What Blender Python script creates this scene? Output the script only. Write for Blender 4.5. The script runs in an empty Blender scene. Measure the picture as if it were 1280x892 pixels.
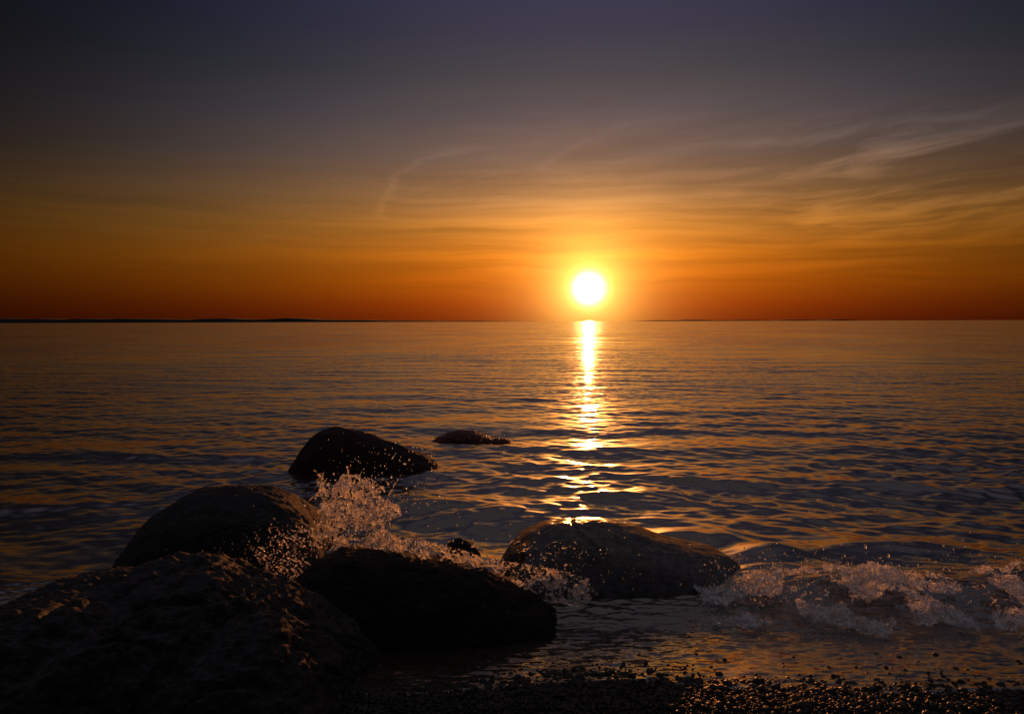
import bpy, bmesh, math, random
import numpy as np
from mathutils import Vector, Matrix, Euler

sc = bpy.context.scene
COL = sc.collection
R = math.radians
rng = np.random.default_rng(7)
random.seed(7)

# ------------------------------------------------------------------ camera
FPX, CX, CY = 950.0, 640.0, 446.0          # focal length in photo pixels, photo centre
CAM_H = 1.2
PITCH = math.atan(44.2 / FPX)
ROLL = R(0.17)
cam_d = bpy.data.cameras.new('camera')
cam = bpy.data.objects.new('camera', cam_d)
COL.objects.link(cam)
cam_d.sensor_width = 36.0
cam_d.lens = FPX / 1280.0 * 36.0
cam_d.clip_start = 0.05
cam_d.clip_end = 80000
cam.location = (0, 0, CAM_H)
M = Matrix.Rotation(R(90) - PITCH, 4, 'X') @ Matrix.Rotation(-ROLL, 4, 'Z')
cam.rotation_euler = M.to_euler()
sc.camera = cam

# ------------------------------------------------------------------ sun and sky
SUN_AZ = math.atan(96.0 / FPX)              # to the right of +Y
SUN_EL = math.atan(41.0 / FPX)
sun_dir = Vector((math.sin(SUN_AZ) * math.cos(SUN_EL), math.cos(SUN_AZ) * math.cos(SUN_EL), math.sin(SUN_EL)))
sl = bpy.data.lights.new('sun', 'SUN')
sl.energy = 3.0
sl.angle = R(0.53)
sl.color = (1.0, 0.31, 0.07)
so = bpy.data.objects.new('sun', sl)
COL.objects.link(so)
so.rotation_euler = sun_dir.to_track_quat('Z', 'Y').to_euler()
so.location = (0, 0, 30)

def s2l(c):
    c = c / 255.0
    return c / 12.92 if c <= 0.04045 else ((c + 0.055) / 1.055) ** 2.4
def rgb(r, g, b, k=1.0):
    return (s2l(r) * k, s2l(g) * k, s2l(b) * k, 1)

class NT:
    """small helper for writing node trees"""
    def __init__(self, tree):
        self.t = tree; self.n = tree.nodes; self.l = tree.links
    def new(self, typ, **kw):
        n = self.n.new(typ)
        for k, v in kw.items():
            if k.startswith('i_'):
                n.inputs[k[2:].replace('_', ' ')].default_value = v
            else:
                setattr(n, k, v)
        return n
    def set(self, sock, v):
        if isinstance(v, (int, float, tuple, list)):
            sock.default_value = v
        else:
            self.l.new(v, sock)
    def math(self, op, a, b=None, c=None, clamp=False):
        n = self.n.new('ShaderNodeMath'); n.operation = op; n.use_clamp = clamp
        self.set(n.inputs[0], a)
        if b is not None: self.set(n.inputs[1], b)
        if c is not None: self.set(n.inputs[2], c)
        return n.outputs[0]
    def vmath(self, op, a, b=None, scale=None):
        n = self.n.new('ShaderNodeVectorMath'); n.operation = op
        self.set(n.inputs[0], a)
        if b is not None: self.set(n.inputs[1], b)
        if scale is not None: self.set(n.inputs['Scale'], scale)
        return n.outputs['Value'] if op in ('DOT_PRODUCT', 'LENGTH') else n.outputs['Vector']
    def comb(self, x, y, z):
        n = self.n.new('ShaderNodeCombineXYZ')
        for i, v in enumerate((x, y, z)): self.set(n.inputs[i], v)
        return n.outputs[0]
    def sep(self, v):
        n = self.n.new('ShaderNodeSeparateXYZ'); self.l.new(v, n.inputs[0]); return n.outputs
    def noise(self, vec, scale, detail=3.0, rough=0.5, dist=0.0, out='Fac'):
        n = self.n.new('ShaderNodeTexNoise')
        self.l.new(vec, n.inputs['Vector'])
        n.inputs['Scale'].default_value = scale; n.inputs['Detail'].default_value = detail
        n.inputs['Roughness'].default_value = rough; n.inputs['Distortion'].default_value = dist
        return n.outputs[out]
    def ramp(self, fac, stops, interp='LINEAR'):
        n = self.n.new('ShaderNodeValToRGB'); cr = n.color_ramp; cr.interpolation = interp
        self.set(n.inputs[0], fac)
        cr.elements[0].position, cr.elements[0].color = stops[0]
        cr.elements[1].position, cr.elements[1].color = stops[-1]
        for p, c in stops[1:-1]:
            e = cr.elements.new(p); e.color = c
        return n.outputs['Color']
    def smooth(self, v, a, b):
        n = self.n.new('ShaderNodeMapRange'); n.interpolation_type = 'SMOOTHSTEP'
        self.set(n.inputs['Value'], v)
        n.inputs['From Min'].default_value = a; n.inputs['From Max'].default_value = b
        return n.outputs['Result']
    def mix(self, f, a, b, blend='MIX'):
        n = self.n.new('ShaderNodeMix'); n.data_type = 'RGBA'; n.blend_type = blend
        self.set(n.inputs[0], f); self.set(n.inputs[6], a); self.set(n.inputs[7], b)
        return n.outputs[2]

world = bpy.data.worlds.new('World'); sc.world = world
world.use_nodes = True
W = NT(world.node_tree); W.n.clear()
tc = W.new('ShaderNodeTexCoord')
D = W.vmath('NORMALIZE', tc.outputs['Generated'])
dx, dy, dz = W.sep(D)
DEG = 57.29578
el = W.math('MULTIPLY', W.math('ARCSINE', dz), DEG)
az = W.math('SUBTRACT', W.math('MULTIPLY', W.math('ARCTAN2', dx, dy), DEG), SUN_AZ * DEG)
aaz = W.math('ABSOLUTE', az)
ang = W.math('MULTIPLY', W.math('ARCCOSINE', W.math('MINIMUM', W.vmath('DOT_PRODUCT', D, tuple(sun_dir)), 0.999999999)), DEG)
EMAX = 60.0
def es(y):   # photo row -> elevation fraction
    return max(0.0, math.degrees(math.atan((401.8 - y) / FPX))) / EMAX
base = W.ramp(W.math('DIVIDE', el, EMAX, clamp=True), [
    (0.0, rgb(96, 28, 4)), (es(380), rgb(124, 46, 4)), (es(350), rgb(152, 72, 7)), (es(320), rgb(166, 90, 18)),
    (es(285), rgb(160, 100, 38)), (es(250), rgb(135, 94, 56)), (es(200), rgb(102, 82, 71)),
    (es(150), rgb(79, 70, 72)), (es(100), rgb(60, 58, 63)), (es(50), rgb(51, 49, 63)), (es(0), rgb(46, 46, 66)),
    (27 / EMAX, rgb(72, 68, 80)), (37 / EMAX, rgb(116, 105, 106)), (1.0, rgb(126, 114, 116))])  # these stops lie above the view, raised as added fill light
fl = W.math('EXPONENT', W.math('SUBTRACT', 1.14, W.math('DIVIDE', W.math('SQRT', W.math('ADD', W.math('MULTIPLY', aaz, aaz), 9.0)), 15.5)))
fh = W.math('EXPONENT', W.math('SUBTRACT', 0.33, W.math('POWER', W.math('DIVIDE', aaz, 27.0), 2.0)))
hi = W.smooth(el, 4.0, 13.0)
fall = W.math('ADD', W.math('MULTIPLY', fl, W.math('SUBTRACT', 1.0, hi)), W.math('MULTIPLY', fh, hi))
fall = W.math('MAXIMUM', fall, W.math('ADD', 0.10, W.math('MULTIPLY', W.smooth(aaz, 45.0, 110.0), 0.30)))
over = W.smooth(el, 21.0, 38.0)                    # unseen sky overhead, brightened evenly all round to fill water, foam and rocks
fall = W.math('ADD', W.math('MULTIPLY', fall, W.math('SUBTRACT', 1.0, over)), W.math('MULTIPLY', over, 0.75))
# thin cirrus: streaks that follow the horizon, warped so that they braid
warp = W.noise(W.comb(W.math('MULTIPLY', az, 0.045), W.math('MULTIPLY', el, 0.10), 3.0), 1.0, 3.0, 0.5, 0.0, 'Fac')
elw = W.math('ADD', el, W.math('MULTIPLY', W.math('SUBTRACT', warp, 0.5), 3.0))
c1 = W.noise(W.comb(W.math('MULTIPLY', az, 0.05), W.math('MULTIPLY', elw, 1.35), 0.7), 1.0, 6.0, 0.55, 0.12)
c2 = W.noise(W.comb(W.math('ADD', W.math('MULTIPLY', az, 0.10), W.math('MULTIPLY', elw, 0.12)), W.math('SUBTRACT', W.math('MULTIPLY', elw, 0.75), W.math('MULTIPLY', az, 0.075)), 5.7), 1.0, 7.0, 0.6, 0.3)
band = W.math('MULTIPLY', W.math('MULTIPLY', W.smooth(el, 0.6, 4.5), W.math('SUBTRACT', 1.0, W.smooth(el, 8.0, 13.0))), W.math('ADD', 0.42, W.math('MULTIPLY', 0.58, W.smooth(az, -24.0, -3.0))))
right = W.math('MULTIPLY', W.smooth(az, 6.0, 22.0), W.math('MULTIPLY', W.smooth(el, 4.0, 7.0), W.math('SUBTRACT', 1.0, W.smooth(el, 11.0, 15.0))))
cl = W.math('ADD', W.math('MULTIPLY', W.math('SUBTRACT', c1, 0.5), W.math('MULTIPLY', band, 1.35)),
            W.math('MULTIPLY', W.math('MAXIMUM', W.math('SUBTRACT', c2, 0.50), -0.03), W.math('MULTIPLY', right, 4.2)))
# one long arched wisp high on the left of the sun
def arc(az0, el0, r, wdt, a0, a1, amp):
    ux = W.math('SUBTRACT', az, az0); uy = W.math('MULTIPLY', W.math('SUBTRACT', el, el0), 1.6)
    rr = W.math('SQRT', W.math('ADD', W.math('MULTIPLY', ux, ux), W.math('MULTIPLY', uy, uy)))
    th = W.math('MULTIPLY', W.math('ARCTAN2', uy, ux), DEG)
    rr = W.math('ADD', rr, W.math('MULTIPLY', W.math('SUBTRACT', c1, 0.5), 2.2))
    g = W.math('EXPONENT', W.math('MULTIPLY', -1.0, W.math('POWER', W.math('ABSOLUTE', W.math('DIVIDE', W.math('SUBTRACT', rr, r), wdt)), 2.0)))
    w = W.math('MULTIPLY', W.smooth(th, a0, a0 + 25), W.math('SUBTRACT', 1.0, W.smooth(th, a1 - 12, a1)))
    return W.math('MULTIPLY', W.math('MULTIPLY', g, w), W.math('MULTIPLY', amp, W.math('ADD', 0.3, c2)))
cl = W.math('ADD', cl, arc(-7.0, 7.5, 8.6, 0.32, 95.0, 185.0, 0.20))
cl = W.math('ADD', cl, arc(6.5, 6.2, 13.0, 0.35, 85.0, 150.0, 0.14))
veil = W.math('MULTIPLY', W.math('MULTIPLY', W.smooth(el, 7.0, 10.0), W.math('SUBTRACT', 1.0, W.smooth(el, 13.0, 18.0))), W.math('SUBTRACT', 1.0, W.smooth(aaz, 8.0, 20.0)))
cl = W.math('ADD', cl, W.math('MULTIPLY', W.math('SUBTRACT', c2, 0.5), W.math('MULTIPLY', veil, 0.7)))
cfac = W.math('ADD', 1.0, cl)
side = W.smooth(aaz, 8.0, 34.0)
base = W.vmath('MULTIPLY', base, W.comb(W.math('SUBTRACT', 1.0, W.math('MULTIPLY', side, 0.12)), 1.0, W.math('ADD', 1.0, W.math('MULTIPLY', side, 0.22))))
colr = W.vmath('SCALE', base, scale=W.math('MULTIPLY', fall, W.math('MAXIMUM', cfac, 0.3)))
# sun disc with its aureole
core = W.math('MULTIPLY', W.math('EXPONENT', W.math('MULTIPLY', -1.0, W.math('POWER', W.math('DIVIDE', ang, 0.74), 2.0))), 26.0)
halo = W.math('MULTIPLY', W.math('EXPONENT', W.math('MULTIPLY', -1.0, W.math('DIVIDE', ang, 1.85))), 2.7)
halo2 = W.math('MULTIPLY', W.math('EXPONENT', W.math('MULTIPLY', -1.0, W.math('DIVIDE', ang, 4.2))), 0.42)
g = W.vmath('ADD', W.vmath('SCALE', W.comb(1.0, 0.66, 0.30), scale=core), W.vmath('SCALE', W.comb(1.0, 0.60, 0.12), scale=halo))
g = W.vmath('ADD', g, W.vmath('SCALE', W.comb(1.0, 0.26, 0.02), scale=halo2))
bleed = W.math('MULTIPLY', W.math('EXPONENT', W.math('MULTIPLY', -1.0, W.math('POWER', W.math('DIVIDE', ang, 1.9), 2.0))), 0.45)
g = W.vmath('ADD', g, W.vmath('SCALE', W.comb(1.0, 0.55, 0.12), scale=bleed))
tot = W.vmath('ADD', colr, g)
sky = W.new('ShaderNodeTexSky', sky_type='NISHITA')
sky.sun_disc = False; sky.sun_elevation = SUN_EL; sky.sun_rotation = SUN_AZ
sky.air_density = 1.5; sky.dust_density = 3.0
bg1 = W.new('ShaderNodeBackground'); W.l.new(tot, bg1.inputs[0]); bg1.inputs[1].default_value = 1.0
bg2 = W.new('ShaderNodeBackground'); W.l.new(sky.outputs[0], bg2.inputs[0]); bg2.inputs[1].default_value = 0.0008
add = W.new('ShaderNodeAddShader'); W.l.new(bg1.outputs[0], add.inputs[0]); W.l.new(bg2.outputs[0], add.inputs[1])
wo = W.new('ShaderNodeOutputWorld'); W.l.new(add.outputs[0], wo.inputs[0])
world.cycles.sampling_method = 'MANUAL'; world.cycles.sample_map_resolution = 2048

sc.view_settings.view_transform = 'Standard'
sc.view_settings.look = 'None'
sc.view_settings.exposure = 0.0
sc.view_settings.gamma = 1.0
sc.cycles.use_denoising = True
sc.cycles.sample_clamp_indirect = 6.0
sc.cycles.max_bounces = 10
sc.cycles.transmission_bounces = 8
sc.cycles.blur_glossy = 0.3

# ------------------------------------------------------------------ helpers
MR = np.array(M.to_3x3())
def pt(px, py, Y):
    """world point seen at photo pixel (px, py), on the vertical plane y = Y"""
    px = np.asarray(px, float); py = np.asarray(py, float)
    d = np.stack([(px - CX) / FPX, (CY - py) / FPX, -np.ones_like(px)], -1) @ MR.T
    k = np.asarray(Y) / d[..., 1]
    return d * k[..., None] + np.array([0, 0, CAM_H])

_perm = np.random.default_rng(3).permutation(256)
_perm = np.concatenate([_perm, _perm, _perm])
_gr = np.random.default_rng(5).normal(size=(256, 3)); _gr /= np.linalg.norm(_gr, axis=1)[:, None]
def perlin(p):
    p = np.asarray(p, float)
    i = np.floor(p).astype(np.int64); f = p - i; i &= 255
    u = f * f * f * (f * (f * 6 - 15) + 10)
    out = np.zeros(p.shape[0])
    for a in (0, 1):
        wa = u[:, 0] if a else 1 - u[:, 0]
        for b in (0, 1):
            wb = u[:, 1] if b else 1 - u[:, 1]
            for c in (0, 1):
                wc = u[:, 2] if c else 1 - u[:, 2]
                h = _perm[_perm[_perm[(i[:, 0] + a) & 255] + ((i[:, 1] + b) & 255)] + ((i[:, 2] + c) & 255)]
                gg = _gr[h]
                out += wa * wb * wc * (gg[:, 0] * (f[:, 0] - a) + gg[:, 1] * (f[:, 1] - b) + gg[:, 2] * (f[:, 2] - c))
    return out * 1.5
def fbm(p, oct=5, gain=0.5, lac=2.03):
    s = 0; a = 1.0
    for k in range(oct):
        s = s + a * perlin(p * lac ** k + 17.3 * k); a *= gain
    return s
def ridged(p, oct=5, gain=0.5, lac=2.1):
    s = 0; a = 1.0
    for k in range(oct):
        s = s + a * (1 - np.abs(perlin(p * lac ** k + 9.1 * k)) * 2.2); a *= gain
    return s
def sstep(x, a, b):
    t = np.clip((x - a) / (b - a), 0, 1); return t * t * (3 - 2 * t)

def np_mesh(name, V, F, mat, smooth=True):
    me = bpy.data.meshes.new(name)
    V = np.ascontiguousarray(V, np.float32); F = np.ascontiguousarray(F, np.int32)
    k = F.shape[1]
    me.vertices.add(len(V)); me.vertices.foreach_set('co', V.ravel())
    me.loops.add(F.size); me.loops.foreach_set('vertex_index', F.ravel())
    me.polygons.add(len(F)); me.polygons.foreach_set('loop_start', np.arange(0, F.size, k, dtype=np.int32))
    me.polygons.foreach_set('loop_total', np.full(len(F), k, np.int32))
    me.polygons.foreach_set('use_smooth', np.full(len(F), smooth, bool))
    me.update(calc_edges=True)
    if mat: me.materials.append(mat)
    return me
def link(name, me, loc=(0, 0, 0)):
    o = bpy.data.objects.new(name, me); o.location = loc; COL.objects.link(o); return o
def tag(o, label=None, cat=None, group=None, kind=None):
    if label: o['label'] = label
    if cat: o['category'] = cat
    if group: o['group'] = group
    if kind: o['kind'] = kind
    return o
_ico = {}
def ico(n):
    if n not in _ico:
        bm = bmesh.new(); bmesh.ops.create_icosphere(bm, subdivisions=n, radius=1.0)
        _ico[n] = (np.array([v.co[:] for v in bm.verts]), np.array([[v.index for v in f.verts] for f in bm.faces]))
        bm.free()
    return _ico[n]
def balls(C, rad, n=1, stretch=None):
    """V, F of many small spheres"""
    v, f = ico(n)
    C = np.asarray(C); rad = np.asarray(rad)
    S = rad[:, None, None] * v[None]
    if stretch is not None: S = S * stretch[:, None, :]
    V = (C[:, None, :] + S).reshape(-1, 3)
    F = (f[None] + (np.arange(len(C)) * len(v))[:, None, None]).reshape(-1, 3)
    return V, F
def remeshed(V, F, voxel):
    me = np_mesh('tmp', V, F, None)
    o = link('tmp', me)
    m = o.modifiers.new('r', 'REMESH'); m.mode = 'VOXEL'; m.voxel_size = voxel
    dg = bpy.context.evaluated_depsgraph_get()
    ev = o.evaluated_get(dg); em = ev.to_mesh()
    n = len(em.vertices); co = np.empty(n * 3, np.float32); em.vertices.foreach_get('co', co)
    nq = len(em.polygons); fv = np.empty(len(em.loops), np.int32); em.loops.foreach_get('vertex_index', fv)
    ev.to_mesh_clear()
    bpy.data.objects.remove(o); bpy.data.meshes.remove(me)
    return co.reshape(-1, 3).astype(float), fv.reshape(nq, -1)
def normals(V, F):
    a, b, c = V[F[:, 0]], V[F[:, 1]], V[F[:, 2]]
    fn = np.cross(b - a, c - a); N = np.zeros_like(V)
    for k in range(F.shape[1]):
        for d in range(3): N[:, d] += np.bincount(F[:, k], fn[:, d], len(V))
    return N / (np.linalg.norm(N, axis=1)[:, None] + 1e-12)
def relax(V, F, it=1, f=0.5):
    E = np.concatenate([F[:, [i, (i + 1) % F.shape[1]]] for i in range(F.shape[1])])
    for _ in range(it):
        cnt = np.bincount(E[:, 0], minlength=len(V)) + np.bincount(E[:, 1], minlength=len(V))
        A = np.stack([np.bincount(E[:, 0], V[E[:, 1], d], len(V)) + np.bincount(E[:, 1], V[E[:, 0], d], len(V)) for d in range(3)], 1)
        V = V + f * (A / cnt[:, None] - V)
    return V

# ------------------------------------------------------------------ materials
def new_mat(name):
    m = bpy.data.materials.new(name); m.use_nodes = True
    t = NT(m.node_tree); t.n.clear()
    out = t.new('ShaderNodeOutputMaterial')
    return m, t, out

def water_material():
    m, t, out = new_mat('sea_water')
    geo = t.new('ShaderNodeNewGeometry')
    P = geo.outputs['Position']; x, y, z = t.sep(P)
    # patches of livelier and calmer water
    gust = t.noise(t.comb(t.math('MULTIPLY', x, 0.10), t.math('MULTIPLY', y, 0.055), 0.0), 1.0, 4.0, 0.6)
    gust = t.smooth(gust, 0.32, 0.72)
    far = t.smooth(y, 5.0, 40.0)
    shore = t.smooth(y, 2.9, 4.2)
    def slopes(sx, sy, detail, ax, ay, off):
        n = t.noise(t.comb(t.math('MULTIPLY', x, sx), t.math('MULTIPLY', y, sy), off), 1.0, detail, 0.55, 0.3, 'Color')
        r, g_, b = t.sep(n)
        return t.comb(t.math('MULTIPLY', t.math('SUBTRACT', r, 0.5), ax), t.math('MULTIPLY', t.math('SUBTRACT', g_, 0.5), ay), 0.0)
    s1 = slopes(2.2, 6.5, 4.0, 0.17, 0.40, 1.0)       # 0.3 m ripples, far water only
    s2 = slopes(9.0, 22.0, 5.0, 0.17, 0.33, 4.0)     # fine ripples
    s3 = slopes(0.22, 0.9, 4.0, 0.035, 0.20, 7.0)      # long low swell far out
    s4 = slopes(14.0, 34.0, 4.0, 0.40, 0.72, 9.0)      # swash ripples
    tot = t.vmath('SCALE', s1, scale=t.math('MULTIPLY', far, t.math('ADD', 0.12, t.math('MULTIPLY', gust, 1.0))))
    tot = t.vmath('ADD', tot, t.vmath('SCALE', s2, scale=t.math('MULTIPLY', shore, t.math('ADD', 0.45, gust))))
    tot = t.vmath('ADD', tot, t.vmath('SCALE', s3, scale=far))
    tot = t.vmath('ADD', tot, t.comb(0.0, t.math('MULTIPLY', t.smooth(y, 4.0, 16.0), 0.048), 0.0))   # wave fronts lean towards the shore
    tot = t.vmath('ADD', tot, t.vmath('SCALE', s4, scale=t.math('SUBTRACT', 1.0, shore)))
    nrm = t.vmath('NORMALIZE', t.vmath('SUBTRACT', geo.outputs['Normal'], tot))
    b = t.new('ShaderNodeBsdfPrincipled')
    b.inputs['Base Color'].default_value = (0.018, 0.011, 0.006, 1)
    b.inputs['IOR'].default_value = 1.9
    b.inputs['Coat Weight'].default_value = 0.32
    b.inputs['Coat Roughness'].default_value = 0.37
    t.l.new(nrm, b.inputs['Coat Normal'])
    t.l.new(t.math('ADD', 0.045, t.math('MULTIPLY', far, 0.05)), b.inputs['Roughness'])
    t.l.new(nrm, b.inputs['Normal'])
    t.l.new(b.outputs[0], out.inputs[0])
    return m

def rock_material(name, c1, c2, rough, bump, scale, spec=0.3, tint=1.0):
    m, t, out = new_mat(name)
    tcn = t.new('ShaderNodeTexCoord'); P = tcn.outputs['Object']
    n1 = t.noise(P, 6.0 * scale, 6.0, 0.6, 0.4)
    n2 = t.noise(P, 60.0 * scale, 5.0, 0.65)
    n3 = t.noise(P, 22.0 * scale, 6.0, 0.7, 1.0)
    col = t.mix(t.smooth(n1, 0.35, 0.65), c1, c2)
    col = t.mix(t.math('MULTIPLY', t.smooth(n2, 0.55, 0.75), 0.5), col, (c2[0] * 2.2, c2[1] * 2.2, c2[2] * 2.2, 1))
    bp = t.new('ShaderNodeBump'); bp.inputs['Strength'].default_value = bump; bp.inputs['Distance'].default_value = 0.012
    hgt = t.math('ADD', n3, t.math('MULTIPLY', n2, 0.35))
    t.l.new(hgt, bp.inputs['Height'])
    df = t.new('ShaderNodeBsdfDiffuse'); t.l.new(col, df.inputs[0]); t.l.new(bp.outputs[0], df.inputs['Normal'])
    gl = t.new('ShaderNodeBsdfGlossy'); t.l.new(bp.outputs[0], gl.inputs['Normal'])
    t.l.new(t.math('ADD', rough, t.math('MULTIPLY', t.math('SUBTRACT', n3, 0.5), 0.5)), gl.inputs['Roughness'])
    lw = t.new('ShaderNodeLayerWeight'); lw.inputs['Blend'].default_value = 0.5; t.l.new(bp.outputs[0], lw.inputs['Normal'])
    wet = t.math('ADD', 0.55, t.math('MULTIPLY', t.smooth(t.noise(P, 38.0 * scale, 5.0, 0.7), 0.35, 0.65), 0.45))   # damp and dry patches
    fac = t.math('MULTIPLY', wet, t.math('ADD', spec, t.math('MULTIPLY', t.math('POWER', lw.outputs['Facing'], 3.0), tint)))
    ms = t.new('ShaderNodeMixShader'); t.l.new(fac, ms.inputs[0]); t.l.new(df.outputs[0], ms.inputs[1]); t.l.new(gl.outputs[0], ms.inputs[2])
    t.l.new(ms.outputs[0], out.inputs[0])
    return m

def splash_material(name, foam, thin=0.72, dif=0.75):
    m, t, out = new_mat(name)
    tcn = t.new('ShaderNodeTexCoord'); P = tcn.outputs['Object']
    g_ = t.new('ShaderNodeBsdfPrincipled')
    g_.inputs['Base Color'].default_value = (0.98, 0.97, 0.95, 1)
    g_.inputs['Transmission Weight'].default_value = 1.0
    g_.inputs['Roughness'].default_value = 0.04
    g_.inputs['IOR'].default_value = 1.33
    bp = t.new('ShaderNodeBump'); bp.inputs['Strength'].default_value = 0.6; bp.inputs['Distance'].default_value = 0.003
    t.l.new(t.noise(P, 160.0, 3.0, 0.6), bp.inputs['Height']); t.l.new(bp.outputs[0], g_.inputs['Normal'])
    d = t.new('ShaderNodeBsdfDiffuse'); d.inputs[0].default_value = (dif, dif, dif, 1)
    tr = t.new('ShaderNodeBsdfTranslucent'); tr.inputs[0].default_value = (0.8, 0.78, 0.78, 1)
    mx = t.new('ShaderNodeMixShader'); mx.inputs[0].default_value = thin
    t.l.new(d.outputs[0], mx.inputs[1]); t.l.new(tr.outputs[0], mx.inputs[2])
    f = t.math('MULTIPLY', t.smooth(t.noise(P, 24.0, 4.0, 0.6), 0.38, 0.68), foam)
    m2 = t.new('ShaderNodeMixShader'); t.l.new(f, m2.inputs[0])
    t.l.new(g_.outputs[0], m2.inputs[1]); t.l.new(mx.outputs[0], m2.inputs[2])
    t.l.new(m2.outputs[0], out.inputs[0])
    return m

def plain(name, c, rough=0.9):
    m, t, out = new_mat(name)
    tcn = t.new('ShaderNodeTexCoord')
    n = t.noise(tcn.outputs['Object'], 9.0, 6.0, 0.6)
    b = t.new('ShaderNodeBsdfPrincipled')
    t.l.new(t.mix(n, (c[0] * 0.6, c[1] * 0.6, c[2] * 0.6, 1), (c[0] * 1.4, c[1] * 1.4, c[2] * 1.4, 1)), b.inputs['Base Color'])
    b.inputs['Roughness'].default_value = rough
    b.inputs['Specular IOR Level'].default_value = 0.2
    t.l.new(b.outputs[0], out.inputs[0])
    return m

M_water = water_material()
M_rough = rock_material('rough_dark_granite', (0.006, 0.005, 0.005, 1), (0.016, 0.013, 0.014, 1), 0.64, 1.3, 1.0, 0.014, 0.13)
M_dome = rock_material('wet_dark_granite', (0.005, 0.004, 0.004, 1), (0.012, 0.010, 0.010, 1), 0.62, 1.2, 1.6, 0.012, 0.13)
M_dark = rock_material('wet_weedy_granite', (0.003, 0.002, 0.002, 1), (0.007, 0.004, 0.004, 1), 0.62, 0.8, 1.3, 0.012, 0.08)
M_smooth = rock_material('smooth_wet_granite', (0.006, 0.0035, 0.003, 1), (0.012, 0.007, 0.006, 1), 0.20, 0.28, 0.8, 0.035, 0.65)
M_red = rock_material('reddish_wet_granite', (0.045, 0.010, 0.008, 1), (0.065, 0.017, 0.013, 1), 0.45, 0.5, 1.2, 0.02, 0.10)
M_wine = rock_material('dark_reddish_granite', (0.012, 0.0025, 0.002, 1), (0.020, 0.005, 0.004, 1), 0.62, 0.8, 1.3, 0.012, 0.08)
M_peb = rock_material('wet_pebble', (0.006, 0.005, 0.0045, 1), (0.022, 0.017, 0.014, 1), 0.40, 0.3, 1.5, 0.03, 0.12)
M_splash = splash_material('splashing_water', 0.50, 0.90, 0.5)
M_foam = splash_material('foaming_water', 0.9, 0.66, 0.92)
M_drop = splash_material('water_drop', 0.10)
M_sand = plain('wet_coarse_sand', (0.012, 0.010, 0.008), 0.75)
M_land = plain('distant_forest', (0.002, 0.0012, 0.001), 1.0)

# ------------------------------------------------------------------ beach (also the sea bed)
def beach_z(X, Y):
    z = np.where(Y < 3.6, -(Y - 2.86) * 0.13, -0.0962 - (Y - 3.6) * 0.10)
    z = np.where(Y < 0.5, 0.3068 + (0.5 - Y) * 0.05, z)
    z = np.clip(z, -3.0, 1.6)
    p = np.stack([X.ravel() * 0.9, Y.ravel() * 0.9, 0 * X.ravel()], 1)
    return z + 0.007 * fbm(p, 4).reshape(X.shape) * np.clip(1.5 - np.abs(Y - 2.4) / 30, 0, 1)
xs = np.concatenate([-np.geomspace(3000, 3.1, 60), np.linspace(-3, 3, 241), np.geomspace(3.1, 3000, 60)])
ys = np.concatenate([-np.geomspace(3000, 0.6, 50), np.linspace(-0.5, 5, 221), np.geomspace(5.1, 3000, 60)])
X, Y = np.meshgrid(xs, ys)
Z = beach_z(X, Y)
nr, nc = X.shape
def grid_faces(nr, nc):
    i = np.arange(nr - 1)[:, None] * nc + np.arange(nc - 1)[None]
    return np.stack([i, i + 1, i + nc + 1, i + nc], -1).reshape(-1, 4)
tag(link('beach', np_mesh('beach', np.stack([X, Y, Z], -1).reshape(-1, 3), grid_faces(nr, nc), M_sand)), kind='structure')

# ------------------------------------------------------------------ sea
rows_px = np.concatenate([np.linspace(950, 560, 1000), np.linspace(559.5, 402.6, 560)])
Yr = CAM_H * FPX / (rows_px - 401.8)
Yr = np.concatenate([Yr, np.geomspace(Yr[-1] * 1.15, 60000, 40)])
tden = np.linspace(-0.80, 0.80, 1240)
tc_ = np.concatenate([-np.geomspace(14, 0.82, 40), tden, np.geomspace(0.82, 14, 40)])
T, Y = np.meshgrid(tc_, Yr); X = T * Y
dY = np.gradient(Yr)[:, None] * np.ones_like(T)
wr = np.random.default_rng(21)
NW = 110
lam = np.geomspace(0.09, 7.0, NW)
th = wr.normal(0, 0.42, NW) + R(-90)
th[lam < 0.5] = R(-90) + wr.normal(0, 0.75, (lam < 0.5).sum())
ph = wr.uniform(0, 2 * np.pi, NW)
steep = np.where(lam < 0.45, 0.0185, 0.0145) * np.where(lam > 0.9, 0.62, 1.0) * np.where(lam > 2.0, 0.35, 1.0)
Zw = np.zeros_like(X); DX = np.zeros_like(X); DY_ = np.zeros_like(X)
gpat = fbm(np.stack([X.ravel() * 0.35, Y.ravel() * 0.3, 0 * X.ravel() + 2], 1), 3).reshape(X.shape)
gpat = np.clip(1.0 + 0.9 * gpat, 0.35, 1.7)
shoal = sstep(Y, 2.75, 4.4)
for i in range(NW):
    k = 2 * np.pi / lam[i]; cxk, syk = np.cos(th[i]), np.sin(th[i])
    att = np.clip((lam[i] / np.maximum(dY, 1e-6) - 2.5) / 4.0, 0, 1)
    att = att * (gpat if lam[i] < 1.0 else 1.0) * (1 - 0.58 * sstep(Y, 5.0, 12.0))
    if 0.7 < lam[i] < 1.8: att = att * (1 + 0.5 * (1 - sstep(Y, 4.5, 8.5)))
    a = steep[i] / k * att
    arg = k * (cxk * X + syk * Y) + ph[i]
    Zw += a * np.cos(arg); s_ = np.sin(arg) * a
    DX -= cxk * s_; DY_ -= syk * s_
amp = (0.18 + 0.82 * shoal)
Zw *= amp; DX *= amp * 0.9; DY_ *= amp * 0.9
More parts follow.
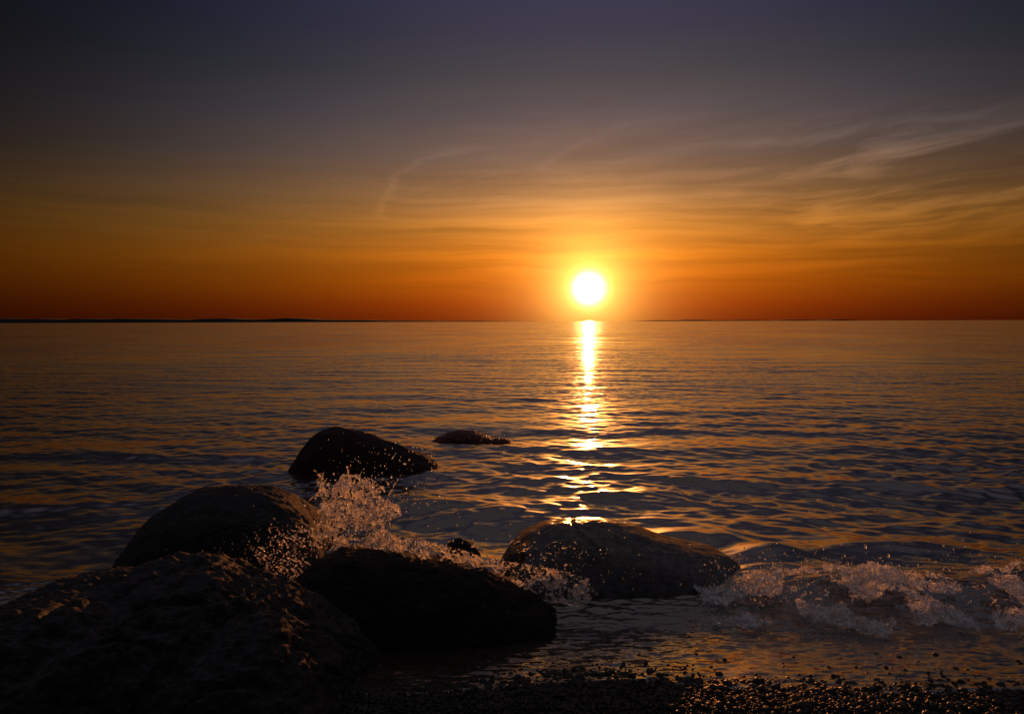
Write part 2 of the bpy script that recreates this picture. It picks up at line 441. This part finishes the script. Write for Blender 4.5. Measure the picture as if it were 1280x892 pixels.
# the small wave that breaks on the right, and the swell that lifts ahead of it
nz = fbm(np.stack([X.ravel() * 3.0, Y.ravel() * 3.0, 0 * X.ravel()], 1), 3).reshape(X.shape)
Yc = 3.29 + 0.05 * np.sin(X * 2.3 + 0.7) + 0.03 * np.sin(X * 6.1)
u = Y - Yc - 0.03 * nz
ridge = np.where(u > 0, np.exp(-(u / 0.34) ** 2), np.exp(-(u / 0.13) ** 2))
Zw += ridge * (0.062 + 0.02 * nz) * sstep(X, 0.85, 1.15) * (1 - sstep(X, 6, 9))
Zw += 0.06 * np.exp(-((X - 1.30) / 0.20) ** 2 - ((Y - 3.78) / 0.16) ** 2)
Zw += 0.05 * np.exp(-((X - 0.95) / 0.35) ** 2 - ((Y - 4.15) / 0.14) ** 2)
Zw += 0.03 * np.exp(-((X - 1.9) / 0.6) ** 2 - ((Y - 3.9) / 0.16) ** 2)
# steps of turbulent backwash in front of the rocks
nz2 = fbm(np.stack([X.ravel() * 7.0 + 3, Y.ravel() * 16.0, 0 * X.ravel()], 1), 3).reshape(X.shape)
Zw += 0.009 * nz2 * (1 - sstep(Y, 3.1, 3.8)) * sstep(Y, 2.3, 2.8)
B = beach_z(X, Y)
edge = 2.26 + 0.05 * np.sin(X * 2.1 + 1.0) + 0.03 * np.sin(X * 5.3) + 0.02 * nz
film = np.where(Y > edge, 0.007 + 0.003 * nz, 0.007 + 0.003 * nz - (edge - Y) * 0.6)
Zs = np.where(Y < 4.0, np.maximum(Zw, B + film), Zw)
Zs = np.where(Y < edge - 0.3, -0.2, Zs)
V = np.stack([X + DX, Y + DY_, Zs], -1).reshape(-1, 3)
tag(link('sea', np_mesh('sea', V, grid_faces(*X.shape), M_water)), kind='structure')

# ------------------------------------------------------------------ far shore
def shore(x0, x1, dist, hfun, depth, seed):
    n = 260; pxs = np.linspace(x0, x1, n)
    Xs = (pxs - CX) / FPX * dist
    prof = hfun(pxs) * 1.8 / FPX * dist
    k = 9; rowsY = np.linspace(0, depth, k)
    V = np.zeros((k, n, 3))
    for j in range(k):
        w = math.sin(math.pi * j / (k - 1)) ** 0.5 if 0 < j < k - 1 else 0
        V[j, :, 0] = Xs; V[j, :, 1] = dist + rowsY[j]; V[j, :, 2] = prof * w - (6 if w == 0 else 0)
    return V.reshape(-1, 3), grid_faces(k, n)
wn = np.random.default_rng(4)
def hf(p):
    q = np.stack([p * 0.012, 0 * p, 0 * p], 1)
    h = 2.5 + 0.8 * fbm(q, 4) + 0.8 * (1 - sstep(p, 0, 260))
    h = h * (1 - 0.65 * sstep(p, 330, 560)) + 0.7 * np.exp(-((p - 245) / 34) ** 2) + 0.6 * np.exp(-((p - 345) / 30) ** 2)
    h = h + 0.25 * perlin(np.stack([p * 0.3, 0 * p + 4, 0 * p], 1))
    return np.maximum(h, 0.25) * (1 - sstep(p, 560, 700))
v, f = shore(-900, 700, 14000, hf, 2500, 1)
tag(link('far_shore', np_mesh('far_shore', v, f, M_land)), kind='structure')
def hf2(p):
    return np.maximum(0.8 + 0.6 * fbm(np.stack([p * 0.02, 0 * p + 8, 0 * p], 1), 3), 0.0) * sstep(p, 780, 850) * (1 - sstep(p, 1060, 1150))
v, f = shore(780, 1150, 22000, hf2, 2500, 2)
tag(link('far_shore', np_mesh('far_shore', v, f, M_land)), kind='structure')

# ------------------------------------------------------------------ boulders
def rock_base(sil, Yc, D, n=6, sq=0.85, bottom=0.3, zb=-0.04, lean=0.0, taper=0.0, drop=0.0):
    sil = np.array(sil, float); sil[:, 1] += drop
    W_ = pt(sil[:, 0], sil[:, 1], np.full(len(sil), Yc))
    xa, xb = W_[0, 0], W_[-1, 0]
    g_ = np.linspace(xa, xb, 400); h = np.interp(g_, W_[:, 0], W_[:, 2])
    ker = np.exp(-np.linspace(-2, 2, 21) ** 2); ker /= ker.sum()
    h = np.convolve(np.pad(h, 10, 'edge'), ker, 'valid')
    v, f = ico(n)
    sx = v[:, 0]; q = np.sqrt(np.maximum(1 - sx ** 2, 1e-9))
    cy = v[:, 1] / q; cz = v[:, 2] / q
    cy = np.sign(cy) * np.abs(cy) ** sq; cz2 = np.sign(cz) * np.abs(cz) ** sq
    Xw = (xa + xb) / 2 + (xb - xa) / 2 * np.sign(sx) * (1 - (1 - np.abs(sx)) ** 1.25)
    H = np.interp(Xw, g_, h) - zb
    qe = np.minimum(1, q * 1.25) ** 0.6
    qe = qe * (1 - taper * sstep(sx, -0.2, 1.0))
    Yw = Yc + D * qe * cy + lean * np.maximum(cz2, 0)
    Zw_ = zb + np.where(cz2 > 0, H * cz2 * np.minimum(1, q * 3.0), bottom * cz2 * qe)
    return np.stack([Xw, Yw, Zw_], 1), f
def finish_rock(name, V, F, mat, dispf, label, origin=None):
    N = normals(V, F)
    V = V + N * dispf(V)[:, None]
    c = np.array(origin) if origin is not None else np.array([V[:, 0].mean(), V[:, 1].mean(), 0.0])
    o = link(name, np_mesh(name, V - c, F, mat), tuple(c))
    return tag(o, label, 'rock')

# large rough boulder in the foreground, with its lower shoulder on the left
A1, F1 = rock_base([(-230, 930), (-150, 840), (-60, 775), (0, 745), (50, 724), (90, 711), (150, 702), (200, 693), (235, 692), (262, 695), (300, 708),
                    (337, 730), (367, 750), (397, 776), (431, 814), (454, 848), (468, 876), (476, 930)], 2.30, 0.50, n=6, sq=0.9, bottom=0.25, zb=0.0, drop=15)
A2, F2 = rock_base([(-200, 900), (-60, 790), (0, 764), (40, 752), (75, 749), (110, 762), (150, 778), (180, 812), (200, 860), (215, 930)], 1.98, 0.36, n=5, bottom=0.2, zb=0.0)
A3, F3 = rock_base([(170, 930), (200, 850), (240, 800), (290, 772), (340, 775), (380, 810), (420, 860), (445, 930)], 2.12, 0.38, n=5, bottom=0.2, zb=0.0)
VV = np.concatenate([A1, A2, A3]); FF = np.concatenate([F1, F2 + len(A1), F3 + len(A1) + len(A2)])
VV, FF = remeshed(VV, FF, 0.0065)
VV = relax(VV, FF, 12, 0.6)
hollow = pt(300, 790, 1.9)
def disp_a(V):
    p = V * 3.2 + 4.0
    w = V + 0.06 * np.stack([fbm(V * 5 + 1, 2), fbm(V * 5 + 31, 2), fbm(V * 5 + 61, 2)], 1)
    d = 0.030 * fbm(p, 3) + 0.009 * (ridged(w * 5.5, 4, 0.55) - 1.2)
    crack = np.abs(perlin(w * 4.2 + 12)); d -= 0.014 * np.exp(-(crack / 0.05) ** 2)
    pits = perlin(w * 15 + 5); d -= 0.009 * np.clip(pits - 0.18, 0, 1) * 3
    d += 0.0065 * fbm(V * 38, 4, 0.6)
    r = np.linalg.norm((V - hollow) * np.array([1, 0.9, 1.3]), axis=1); d -= 0.055 * np.exp(-(r / 0.10) ** 2)
    return d
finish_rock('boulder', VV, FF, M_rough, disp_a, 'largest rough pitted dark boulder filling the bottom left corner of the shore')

def disp_gen(big, mid, fine, sc_=1.0, seed=0.0):
    def f(V):
        return big * fbm(V * 2.6 * sc_ + seed, 3) + mid * fbm(V * 9 * sc_ + seed, 4, 0.55) + fine * fbm(V * 50 + seed, 4, 0.6)
    return f
v, f = rock_base([(166, 735), (170, 700), (177, 670), (186, 650), (200, 633), (218, 619), (240, 607), (270, 603), (300, 604), (330, 608), (352, 616),
                  (375, 634), (395, 652), (412, 674), (424, 700), (428, 735)], 4.0, 0.46, n=7, sq=0.88, lean=0.03, drop=8)
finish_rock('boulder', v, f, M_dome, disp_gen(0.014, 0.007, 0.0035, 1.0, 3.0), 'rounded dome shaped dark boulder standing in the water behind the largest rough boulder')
v, f = rock_base([(338, 830), (345, 790), (360, 745), (374, 714), (395, 693), (425, 684), (460, 685), (500, 690), (560, 699), (600, 711), (640, 727),
                  (680, 752), (712, 785), (735, 830)], 2.98, 0.34, n=7, sq=0.95, taper=0.45, drop=4)
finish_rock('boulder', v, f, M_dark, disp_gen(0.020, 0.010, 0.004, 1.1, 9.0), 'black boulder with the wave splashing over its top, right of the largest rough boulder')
v, f = rock_base([(622, 730), (628, 704), (640, 686), (660, 669), (690, 658), (720, 654), (760, 658), (800, 667), (850, 681), (895, 694), (922, 703),
                  (945, 711), (962, 720), (972, 742)], 3.62, 0.40, n=7, sq=0.97, lean=0.06, taper=0.35)
Drock = np.array(pt(930, 700, 3.5))
def disp_d(V):
    d = 0.016 * fbm(V * 2.4 + 5, 3) + 0.0035 * fbm(V * 10, 4) + 0.0012 * fbm(V * 50, 3)
    w = V[:, 2] * 0.8 + V[:, 0] * 0.55 + 0.05 * fbm(V * 2.0, 2)     # bedding lines sloping down to the right
    d += 0.003 * perlin(np.stack([w * 26, V[:, 1] * 3, 0 * w], 1))
    k = (V[:, 0] - 0.33) * 0.6 + (V[:, 2] - 0.2) * 1.0
    d -= 0.010 * np.exp(-((k) / 0.006) ** 2) * (V[:, 0] > 0.14) * (V[:, 0] < 0.42)
    d -= 0.040 * sstep(V[:, 0] + 0.25 * (V[:, 1] - 3.5), 1.08, 1.14)
    return d
finish_rock('boulder', v, f, M_smooth, disp_d, 'long smooth wet boulder with a sloping back, standing right below the sun glitter')
v, f = rock_base([(362, 596), (366, 577), (373, 563), (385, 548), (400, 537), (416, 532), (440, 535), (465, 542), (500, 556), (525, 567), (543, 576), (550, 592)],
                 6.2, 0.34, n=6, sq=0.92, taper=0.2, drop=3)
finish_rock('boulder', v, f, M_wine, disp_gen(0.018, 0.008, 0.003, 1.0, 15.0), 'dark wedge shaped boulder alone in the sea behind the splash, high on its left side')
v, f = rock_base([(532, 553), (542, 549), (556, 542), (575, 537), (592, 539), (606, 544), (622, 551)], 7.8, 0.22, n=6, zb=-0.02)
finish_rock('boulder', v, f, M_red, disp_gen(0.016, 0.008, 0.003, 1.0, 25.0), 'low reddish rock barely above the water, farthest from the shore')
v, f = rock_base([(608, 555), (617, 549), (626, 547), (638, 551), (644, 555)], 7.6, 0.10, n=5, zb=-0.02)
finish_rock('boulder', v, f, M_red, disp_gen(0.008, 0.004, 0.002, 2.0, 35.0), 'tiny rock tip awash beside the low reddish rock')
v, f = rock_base([(522, 647), (532, 635), (548, 630), (562, 633), (574, 646)], 4.95, 0.15, n=5)
finish_rock('boulder', v, f, M_smooth, disp_gen(0.008, 0.004, 0.001, 2.0, 45.0), 'small wet rock hump breaking the surface right of the top of the splash')
v, f = rock_base([(580, 682), (590, 673), (602, 670), (614, 674), (622, 684)], 4.35, 0.09, n=5)
finish_rock('boulder', v, f, M_dark, disp_gen(0.008, 0.004, 0.001, 2.0, 55.0), 'small dark rock at the left end of the long smooth boulder')
v, f = rock_base([(548, 700), (560, 680), (575, 672), (590, 678), (602, 702)], 3.75, 0.10, n=5)
finish_rock('boulder', v, f, M_dark, disp_gen(0.008, 0.006, 0.002, 2.0, 65.0), 'small dark rock sticking out of the foam behind the black boulder')
v, f = rock_base([(-50, 745), (-25, 728), (0, 722), (18, 724), (34, 735), (42, 746)], 3.55, 0.18, n=5)
finish_rock('boulder', v, f, M_dark, disp_gen(0.012, 0.008, 0.003, 1.5, 75.0), 'small dark rock at the left edge behind the largest rough boulder')

# ------------------------------------------------------------------ gravel and stones
def stone_shape(seed):
    v, f = ico(3 if seed >= 100 else 2)
    r_ = np.random.default_rng(seed)
    d = 1 + 0.35 * fbm(v * 0.9 + seed * 3.7, 2) + 0.08 * fbm(v * 3 + seed, 2)
    return v * d[:, None] * np.array([1.0, r_.uniform(0.65, 0.95), r_.uniform(0.45, 0.75)])
shapes = [stone_shape(i) for i in range(14)]
gr_ = np.random.default_rng(11)
n = 36000
gx = np.concatenate([gr_.uniform(-2.2, 2.4, n), gr_.uniform(-1.0, 2.0, 20000)])
gy = np.concatenate([gr_.uniform(1.45, 2.62, n), gr_.uniform(2.10, 2.50, 20000)])
eg = 2.26 + 0.05 * np.sin(gx * 2.1 + 1.0) + 0.03 * np.sin(gx * 5.3)
keep = gr_.uniform(size=len(gx)) < 1 - sstep(gy, eg - 0.02, eg + 0.15) * 0.93
gx, gy = gx[keep], gy[keep]
gs = np.clip(gr_.lognormal(math.log(0.0037), 0.50, len(gx)), 0.0025, 0.015)
gz = beach_z(gx, gy)
Vs, Fs, off = [], [], 0
f2 = ico(2)[1]; NV = len(ico(2)[0])
for i, shp in enumerate(shapes):
    idx = np.where(np.arange(len(gx)) % len(shapes) == i)[0]
    a = gr_.uniform(0, 6.283, len(idx)); ca, sa = np.cos(a), np.sin(a)
    S = shp[None] * gs[idx][:, None, None]
    Vx = S[..., 0] * ca[:, None] - S[..., 1] * sa[:, None]; Vy = S[..., 0] * sa[:, None] + S[..., 1] * ca[:, None]
    V = np.stack([Vx + gx[idx][:, None], Vy + gy[idx][:, None], S[..., 2] + (gz[idx] + gs[idx] * 0.35 + gr_.uniform(0, 0.004, len(idx)))[:, None]], -1)
    Vs.append(V.reshape(-1, 3)); Fs.append((f2[None] + (off + np.arange(len(idx)) * NV)[:, None, None]).reshape(-1, 3)); off += len(idx) * NV
o = link('gravel', np_mesh('gravel', np.concatenate(Vs), np.concatenate(Fs), M_peb))
tag(o, 'wet dark gravel glinting at the edge of the water', 'gravel', kind='stuff')
stone_me = [np_mesh('stone', stone_shape(100 + i), ico(3)[1], M_peb) for i in range(8)]
def stone(px, py, w, label, group=None, k=0):
    Y = CAM_H * FPX / (py - 401.8)
    p = pt(px, py, Y)
    for _ in range(3):                         # settle on the sloping beach
        zz = float(beach_z(np.array([p[0]]), np.array([p[1]]))[0]); Y = (CAM_H - zz) * FPX / (py - 401.8); p = pt(px, py, Y)
    o = link('stone', stone_me[k % 8], (p[0], p[1], zz + w * 0.18)); o.scale = (w / 2,) * 3
    o.rotation_euler = (random.uniform(-.25, .25), random.uniform(-.25, .25), random.uniform(0, 6.28))
    return tag(o, label, 'stone', group)
stone(656, 864, 0.042, 'round black stone at the edge of the wet sheet, below the black boulder', k=1)
stone(721, 868, 0.050, 'largest black stone on the gravel, at the left end of the orange reflection', k=2)
stone(822, 862, 0.026, 'small dark stone in the thin water right of the orange reflection', k=3)
stone(826, 878, 0.036, 'dark stone on the gravel just right of the orange reflection', k=4)
for i in range(90):
    px = random.uniform(470, 1275); py = random.uniform(862, 890)
    stone(px, py, random.uniform(0.017, 0.028), 'small dark wet pebble lying on the gravel at the bottom edge', 'pebbles lying on the gravel', k=i)

# ------------------------------------------------------------------ splashes
def in_poly(px, py, poly):
    poly = np.array(poly, float); inside = np.zeros(len(px), bool); j = len(poly) - 1
    for i in range(len(poly)):
        xi, yi = poly[i]; xj, yj = poly[j]
        c = ((yi > py) != (yj > py)) & (px < (xj - xi) * (py - yi) / (yj - yi + 1e-9) + xi)
        inside ^= c; j = i
    return inside
def sample_poly(poly, n, r_):
    P = np.array(poly, float); out = []
    lo, hi_ = P.min(0), P.max(0)
    while sum(map(len, out)) < n:
        q = r_.uniform(lo, hi_, (n * 2, 2)); out.append(q[in_poly(q[:, 0], q[:, 1], poly)])
    return np.concatenate(out)[:n]
def lace(P, r_, freq, thr, rad, ):
    w = P + 0.012 * np.stack([perlin(P * 22 + 3), perlin(P * 22 + 43), perlin(P * 22 + 83)], 1)
    a = np.abs(perlin(w * freq)); b_ = np.abs(perlin(w * freq * 1.9 + 50))
    k = (a < thr) & ((b_ < thr * 2.2) | (r_.uniform(size=len(P)) < 0.15))
    P = P[k]
    return P, rad * r_.uniform(0.6, 1.35, len(P))
def lace2(P, r_, k=1.0):
    h = len(P) // 2
    a = lace(P[:h], r_, 12, 0.085, 0.0042 * k); b_ = lace(P[h:], r_, 28, 0.10, 0.0028 * k)
    return np.concatenate([a[0], b_[0]]), np.concatenate([a[1], b_[1]])
def clumped(P, freq, thr):
    return P[fbm(P * freq + 70, 2) > thr]
def filaments(starts, dirs, L, r0, r_, grav=1.2, steps=16):
    Cs, Rs = [], []
    for s_, d_, l in zip(starts, dirs, L):
        p = np.array(s_, float); v = np.array(d_, float); ra = r0 * r_.uniform(0.6, 1.3)
        wv = r_.normal(0, 0.25, 3)
        for k in range(steps):
            t_ = k / (steps - 1)
            Cs.append(p.copy()); Rs.append(ra * (1 - 0.75 * t_) * (1 + 0.35 * math.sin(9 * t_ + ra * 900)))
            p = p + v * l / steps; v = v + np.array([0, 0, -grav]) / steps + wv / steps + r_.normal(0, 0.10, 3)
        Cs.append(p.copy()); Rs.append(ra * r_.uniform(0.6, 1.3))
    return np.array(Cs), np.array(Rs)
def build_splash(name, C, rad, voxel, mat, label, cat='splash'):
    V, F = balls(C, rad, 1)
    V, F = remeshed(V, F, voxel)
    V = relax(V, F, 2, 0.6)
    c = np.array([V[:, 0].mean(), V[:, 1].mean(), 0])
    o = link(name, np_mesh(name, V - c, F, mat), tuple(c))
    return tag(o, label, cat, kind='stuff')
def build_drops(name, C, rad, label, r_):
    st = np.stack([r_.uniform(0.8, 1.1, len(C)), r_.uniform(0.8, 1.1, len(C)), r_.uniform(0.85, 1.5, len(C))], 1)
    V, F = balls(C, rad, 2, st)
    V += 0.0006 * np.stack([perlin(V * 200), perlin(V * 200 + 9), perlin(V * 200 + 19)], 1)
    c = np.array([V[:, 0].mean(), V[:, 1].mean(), 0])
    return tag(link(name, np_mesh(name, V - c, F, M_drop), tuple(c)), label, 'spray', kind='stuff')

r_ = np.random.default_rng(31)
# plume thrown up between the boulders
plume = [(393, 587), (402, 592), (410, 604), (420, 606), (428, 592), (436, 594), (446, 592), (458, 597), (468, 610), (474, 622), (486, 624), (500, 632), (503, 644),
         (486, 650), (478, 656), (490, 668), (512, 674), (500, 694), (470, 690), (430, 684), (400, 692), (392, 680), (400, 655), (404, 632), (398, 612)]
q = sample_poly(plume, 90000, r_)
depth = 3.14 + r_.normal(0, 0.045, len(q))
P = clumped(pt(q[:, 0], q[:, 1], depth), 11.0, -0.16)
C1, R1 = lace2(P, r_)
st = pt(r_.uniform(398, 490, 70), r_.uniform(600, 665, 70), 3.14 + r_.normal(0, 0.05, 70))
dr = np.stack([r_.normal(0.1, 0.55, 70), r_.normal(0, 0.3, 70), r_.uniform(0.2, 1.5, 70)], 1)
C2, R2 = filaments(st, dr, r_.uniform(0.03, 0.09, 70), 0.0066, r_)
st = pt(r_.uniform(400, 492, 60), r_.uniform(604, 650, 60), 3.14 + r_.normal(0, 0.05, 60))
dr = np.stack([r_.normal(0.25, 0.5, 60), r_.normal(0, 0.3, 60), r_.uniform(0.6, 1.7, 60)], 1)
C3, R3 = filaments(st, dr, r_.uniform(0.04, 0.085, 60), 0.0042, r_)
C2 = np.concatenate([C2, C3]); R2 = np.concatenate([R2, R3])
build_splash('wave_splash', np.concatenate([C1, C2]), np.concatenate([R1, R2]), 0.0026, M_splash,
             'tall glowing orange splash of water thrown up between the dome boulder and the black boulder')
# band pouring over the black boulder
band_p = [(478, 672), (520, 672), (560, 681), (600, 695), (650, 704), (700, 712), (735, 722), (748, 742), (730, 758), (700, 754), (672, 742), (640, 730), (600, 716), (560, 706), (500, 694), (470, 690)]
q = sample_poly(band_p, 70000, r_)
depth = 3.02 - 0.16 * sstep(q[:, 0], 600, 740) * sstep(q[:, 1], 700, 750) + r_.normal(0, 0.03, len(q))
P = pt(q[:, 0], q[:, 1], depth)
C1, R1 = lace2(clumped(P, 12.0, -0.22), r_, 0.9)
st = pt(r_.uniform(500, 740, 50), r_.uniform(675, 730, 50), 3.0 + r_.normal(0, 0.03, 50))
dr = np.stack([r_.normal(0.5, 0.5, 50), r_.normal(-.2, 0.3, 50), r_.uniform(0.0, 0.9, 50)], 1)
C2, R2 = filaments(st, dr, r_.uniform(0.02, 0.05, 50), 0.004, r_)
build_splash('wave_splash', np.concatenate([C1, C2]), np.concatenate([R1, R2]), 0.0026, M_splash,
             'low sparkling band of foam pouring over the top of the black boulder')
# lacy fringe on the left
fr = [(306, 676), (318, 684), (330, 692), (340, 684), (352, 660), (372, 648), (404, 652), (404, 690), (384, 712), (366, 734), (350, 742), (342, 726), (326, 706)]
q = sample_poly(fr, 30000, r_)
P = pt(q[:, 0], q[:, 1], 3.22 + r_.normal(0, 0.05, len(q)))
C1, R1 = lace(clumped(P, 9.0, -0.12), r_, 22, 0.05, 0.0034)
st = pt(r_.uniform(320, 400, 40), r_.uniform(660, 735, 40), 3.2 + r_.normal(0, 0.04, 40))
dr = np.stack([r_.normal(-0.7, 0.5, 40), r_.normal(0, 0.3, 40), r_.uniform(0.2, 1.2, 40)], 1)
C2, R2 = filaments(st, dr, r_.uniform(0.03, 0.08, 40), 0.0042, r_)
build_splash('wave_splash', np.concatenate([C1, C2]), np.concatenate([R1, R2]), 0.0026, M_splash,
             'thin lacy fringe of water in front of the dome boulder, left of the tall splash')
# breaking wave on the right
n = 900000
bx_ = r_.uniform(0.80, 3.0, n); s_ = r_.beta(1.1, 1.15, n)
def row(x, f, o): return perlin(np.stack([x * f + o, 0 * x, 0 * x + 0.5], 1))
def crest_y(x): return 3.31 + 0.05 * np.sin(x * 2.3 + 0.7) + 0.03 * np.sin(x * 6.1)
def crest_z(x): return (0.102 + 0.042 * row(x, 4, 0) + 0.035 * row(x, 11, 7) + 0.015 * row(x, 27, 3)) * (0.12 + 0.88 * sstep(x, 0.86, 1.16))
wdt = 0.42 + 0.18 * row(bx_, 3.1, 5) + 0.10 * row(bx_, 8.5, 15)
lump = fbm(np.stack([bx_ * 6, s_ * 2.6, 0 * s_ + 4], 1), 3, 0.6)
P = np.stack([bx_ + 0.02 * perlin(np.stack([bx_ * 9, s_ * 5, 0 * s_], 1)), crest_y(bx_) - wdt * s_ ** 1.1 + r_.normal(0, 0.008, n),
              crest_z(bx_) * (1 - s_ ** 1.6) + 0.030 * np.clip(lump + 0.1, 0, 1.2) * (1 - 0.5 * s_) + np.abs(r_.normal(0, 0.010, n)) + 0.003], 1)
cover = fbm(np.stack([bx_ * 5 + 9, s_ * 2.2, 0 * s_ + 1], 1), 3, 0.55)
thr_ = -0.15 + 0.38 * np.exp(-((s_ - 0.62) / 0.16) ** 2) - 0.35 * np.exp(-((s_ - 0.9) / 0.1) ** 2) * (row(bx_, 5, 30) > -0.1) + 0.25 * np.exp(-((s_ - 0.16) / 0.07) ** 2) + 0.5 * (s_ > 0.93) + 0.06
k = (cover > thr_) & ((bx_ > 1.05) | (r_.uniform(size=n) < 0.5))
P, s_k = P[k], s_[k]
# threads run down the face of the wave
Q = np.stack([P[:, 0] * 46 + 2 * perlin(P * 12), s_k * 11 + 1.5 * perlin(P * 15 + 4), P[:, 2] * 40], 1)
a1 = np.abs(perlin(Q)); a2 = np.abs(perlin(P * 60 + 9))
k1 = (a1 < 0.07) | ((a2 < 0.05) & (r_.uniform(size=len(P)) < 0.6))
C1 = P[k1]; R1 = (0.0017 + 0.0016 * np.clip(perlin(C1 * 14) + 0.3, 0, 1)) * r_.uniform(0.6, 1.4, len(C1))
nf = 260
fx = r_.uniform(0.95, 2.9, nf); ss = r_.uniform(0, 0.8, nf) ** 1.5
st = np.stack([fx, crest_y(fx) - 0.42 * ss, crest_z(fx) * (1 - ss ** 1.6) + 0.012], 1)
dr = np.stack([r_.normal(0, 0.6, nf), r_.normal(-.35, 0.4, nf), r_.uniform(0.1, 1.3, nf)], 1)
C2, R2 = filaments(st, dr, r_.uniform(0.02, 0.07, nf), 0.0036, r_, 1.5, 14)
build_splash('breaking_wave', np.concatenate([C1, C2]), np.concatenate([R1, R2]), 0.0023, M_foam,
             'small wave breaking into grey and orange foam along the shore at the right', 'wave')

# flying drops
def cloud(n, cx, cy, sx, sy, Y, sY, smin, smed, smax):
    px = r_.normal(cx, sx, n); py = r_.normal(cy, sy, n)
    return pt(px, py, Y + r_.normal(0, sY, n)), np.clip(r_.lognormal(math.log(smed), 0.4, n), smin, smax)
def spray(name, parts, label):
    Cs = np.concatenate([p for p, _ in parts]); Rs = np.concatenate([q_ for _, q_ in parts])
    ok = Cs[:, 2] > 0.01
    build_drops(name, Cs[ok], Rs[ok], label, r_)
spray('spray_drops', [cloud(40, 505, 575, 26, 16, 3.1, 0.1, .0014, .0030, .0085), cloud(36, 455, 565, 40, 18, 3.1, 0.1, .0012, .0018, .004),
      cloud(60, 530, 625, 22, 14, 3.1, .1, .0013, .0022, .005), cloud(90, 440, 615, 40, 26, 3.1, .1, .0013, .002, .004),
      cloud(7, 490, 511, 10, 4, 3.1, .1, .0018, .0024, .003), cloud(20, 560, 600, 25, 22, 3.1, .1, .0013, .002, .0035)],
      'loose water drops flying around the tall orange splash')
spray('spray_drops', [cloud(110, 690, 700, 32, 18, 3.0, .08, .0013, .0026, .0065), cloud(60, 780, 705, 40, 20, 3.0, .08, .0012, .0019, .0035),
      cloud(90, 590, 685, 45, 12, 3.0, .06, .0013, .002, .004)],
      'loose water drops in front of the long smooth boulder')
spray('spray_drops', [cloud(120, 350, 690, 26, 22, 3.15, .08, .0013, .0022, .0045), cloud(40, 290, 690, 30, 14, 3.15, .08, .001, .0015, .003)],
      'loose water drops in front of the dome boulder')
nn = 2200
fx = r_.uniform(0.8, 2.9, nn)
Cs = np.stack([fx, 3.15 + r_.normal(0, 0.16, nn), np.abs(r_.normal(0.10, 0.07, nn)) + 0.01], 1)
Rs = np.clip(r_.lognormal(math.log(0.0018), 0.5, nn), .0010, .0075)
build_drops('spray_drops', Cs, Rs, 'loose water drops thrown off the breaking wave at the right', r_)
spray('spray_drops', [cloud(70, 612, 547, 20, 3, 7.62, .12, .0025, .0045, .009), cloud(30, 548, 546, 10, 3, 7.7, .1, .0025, .004, .008)],
      'small glints of spray around the low reddish rock farthest from the shore')
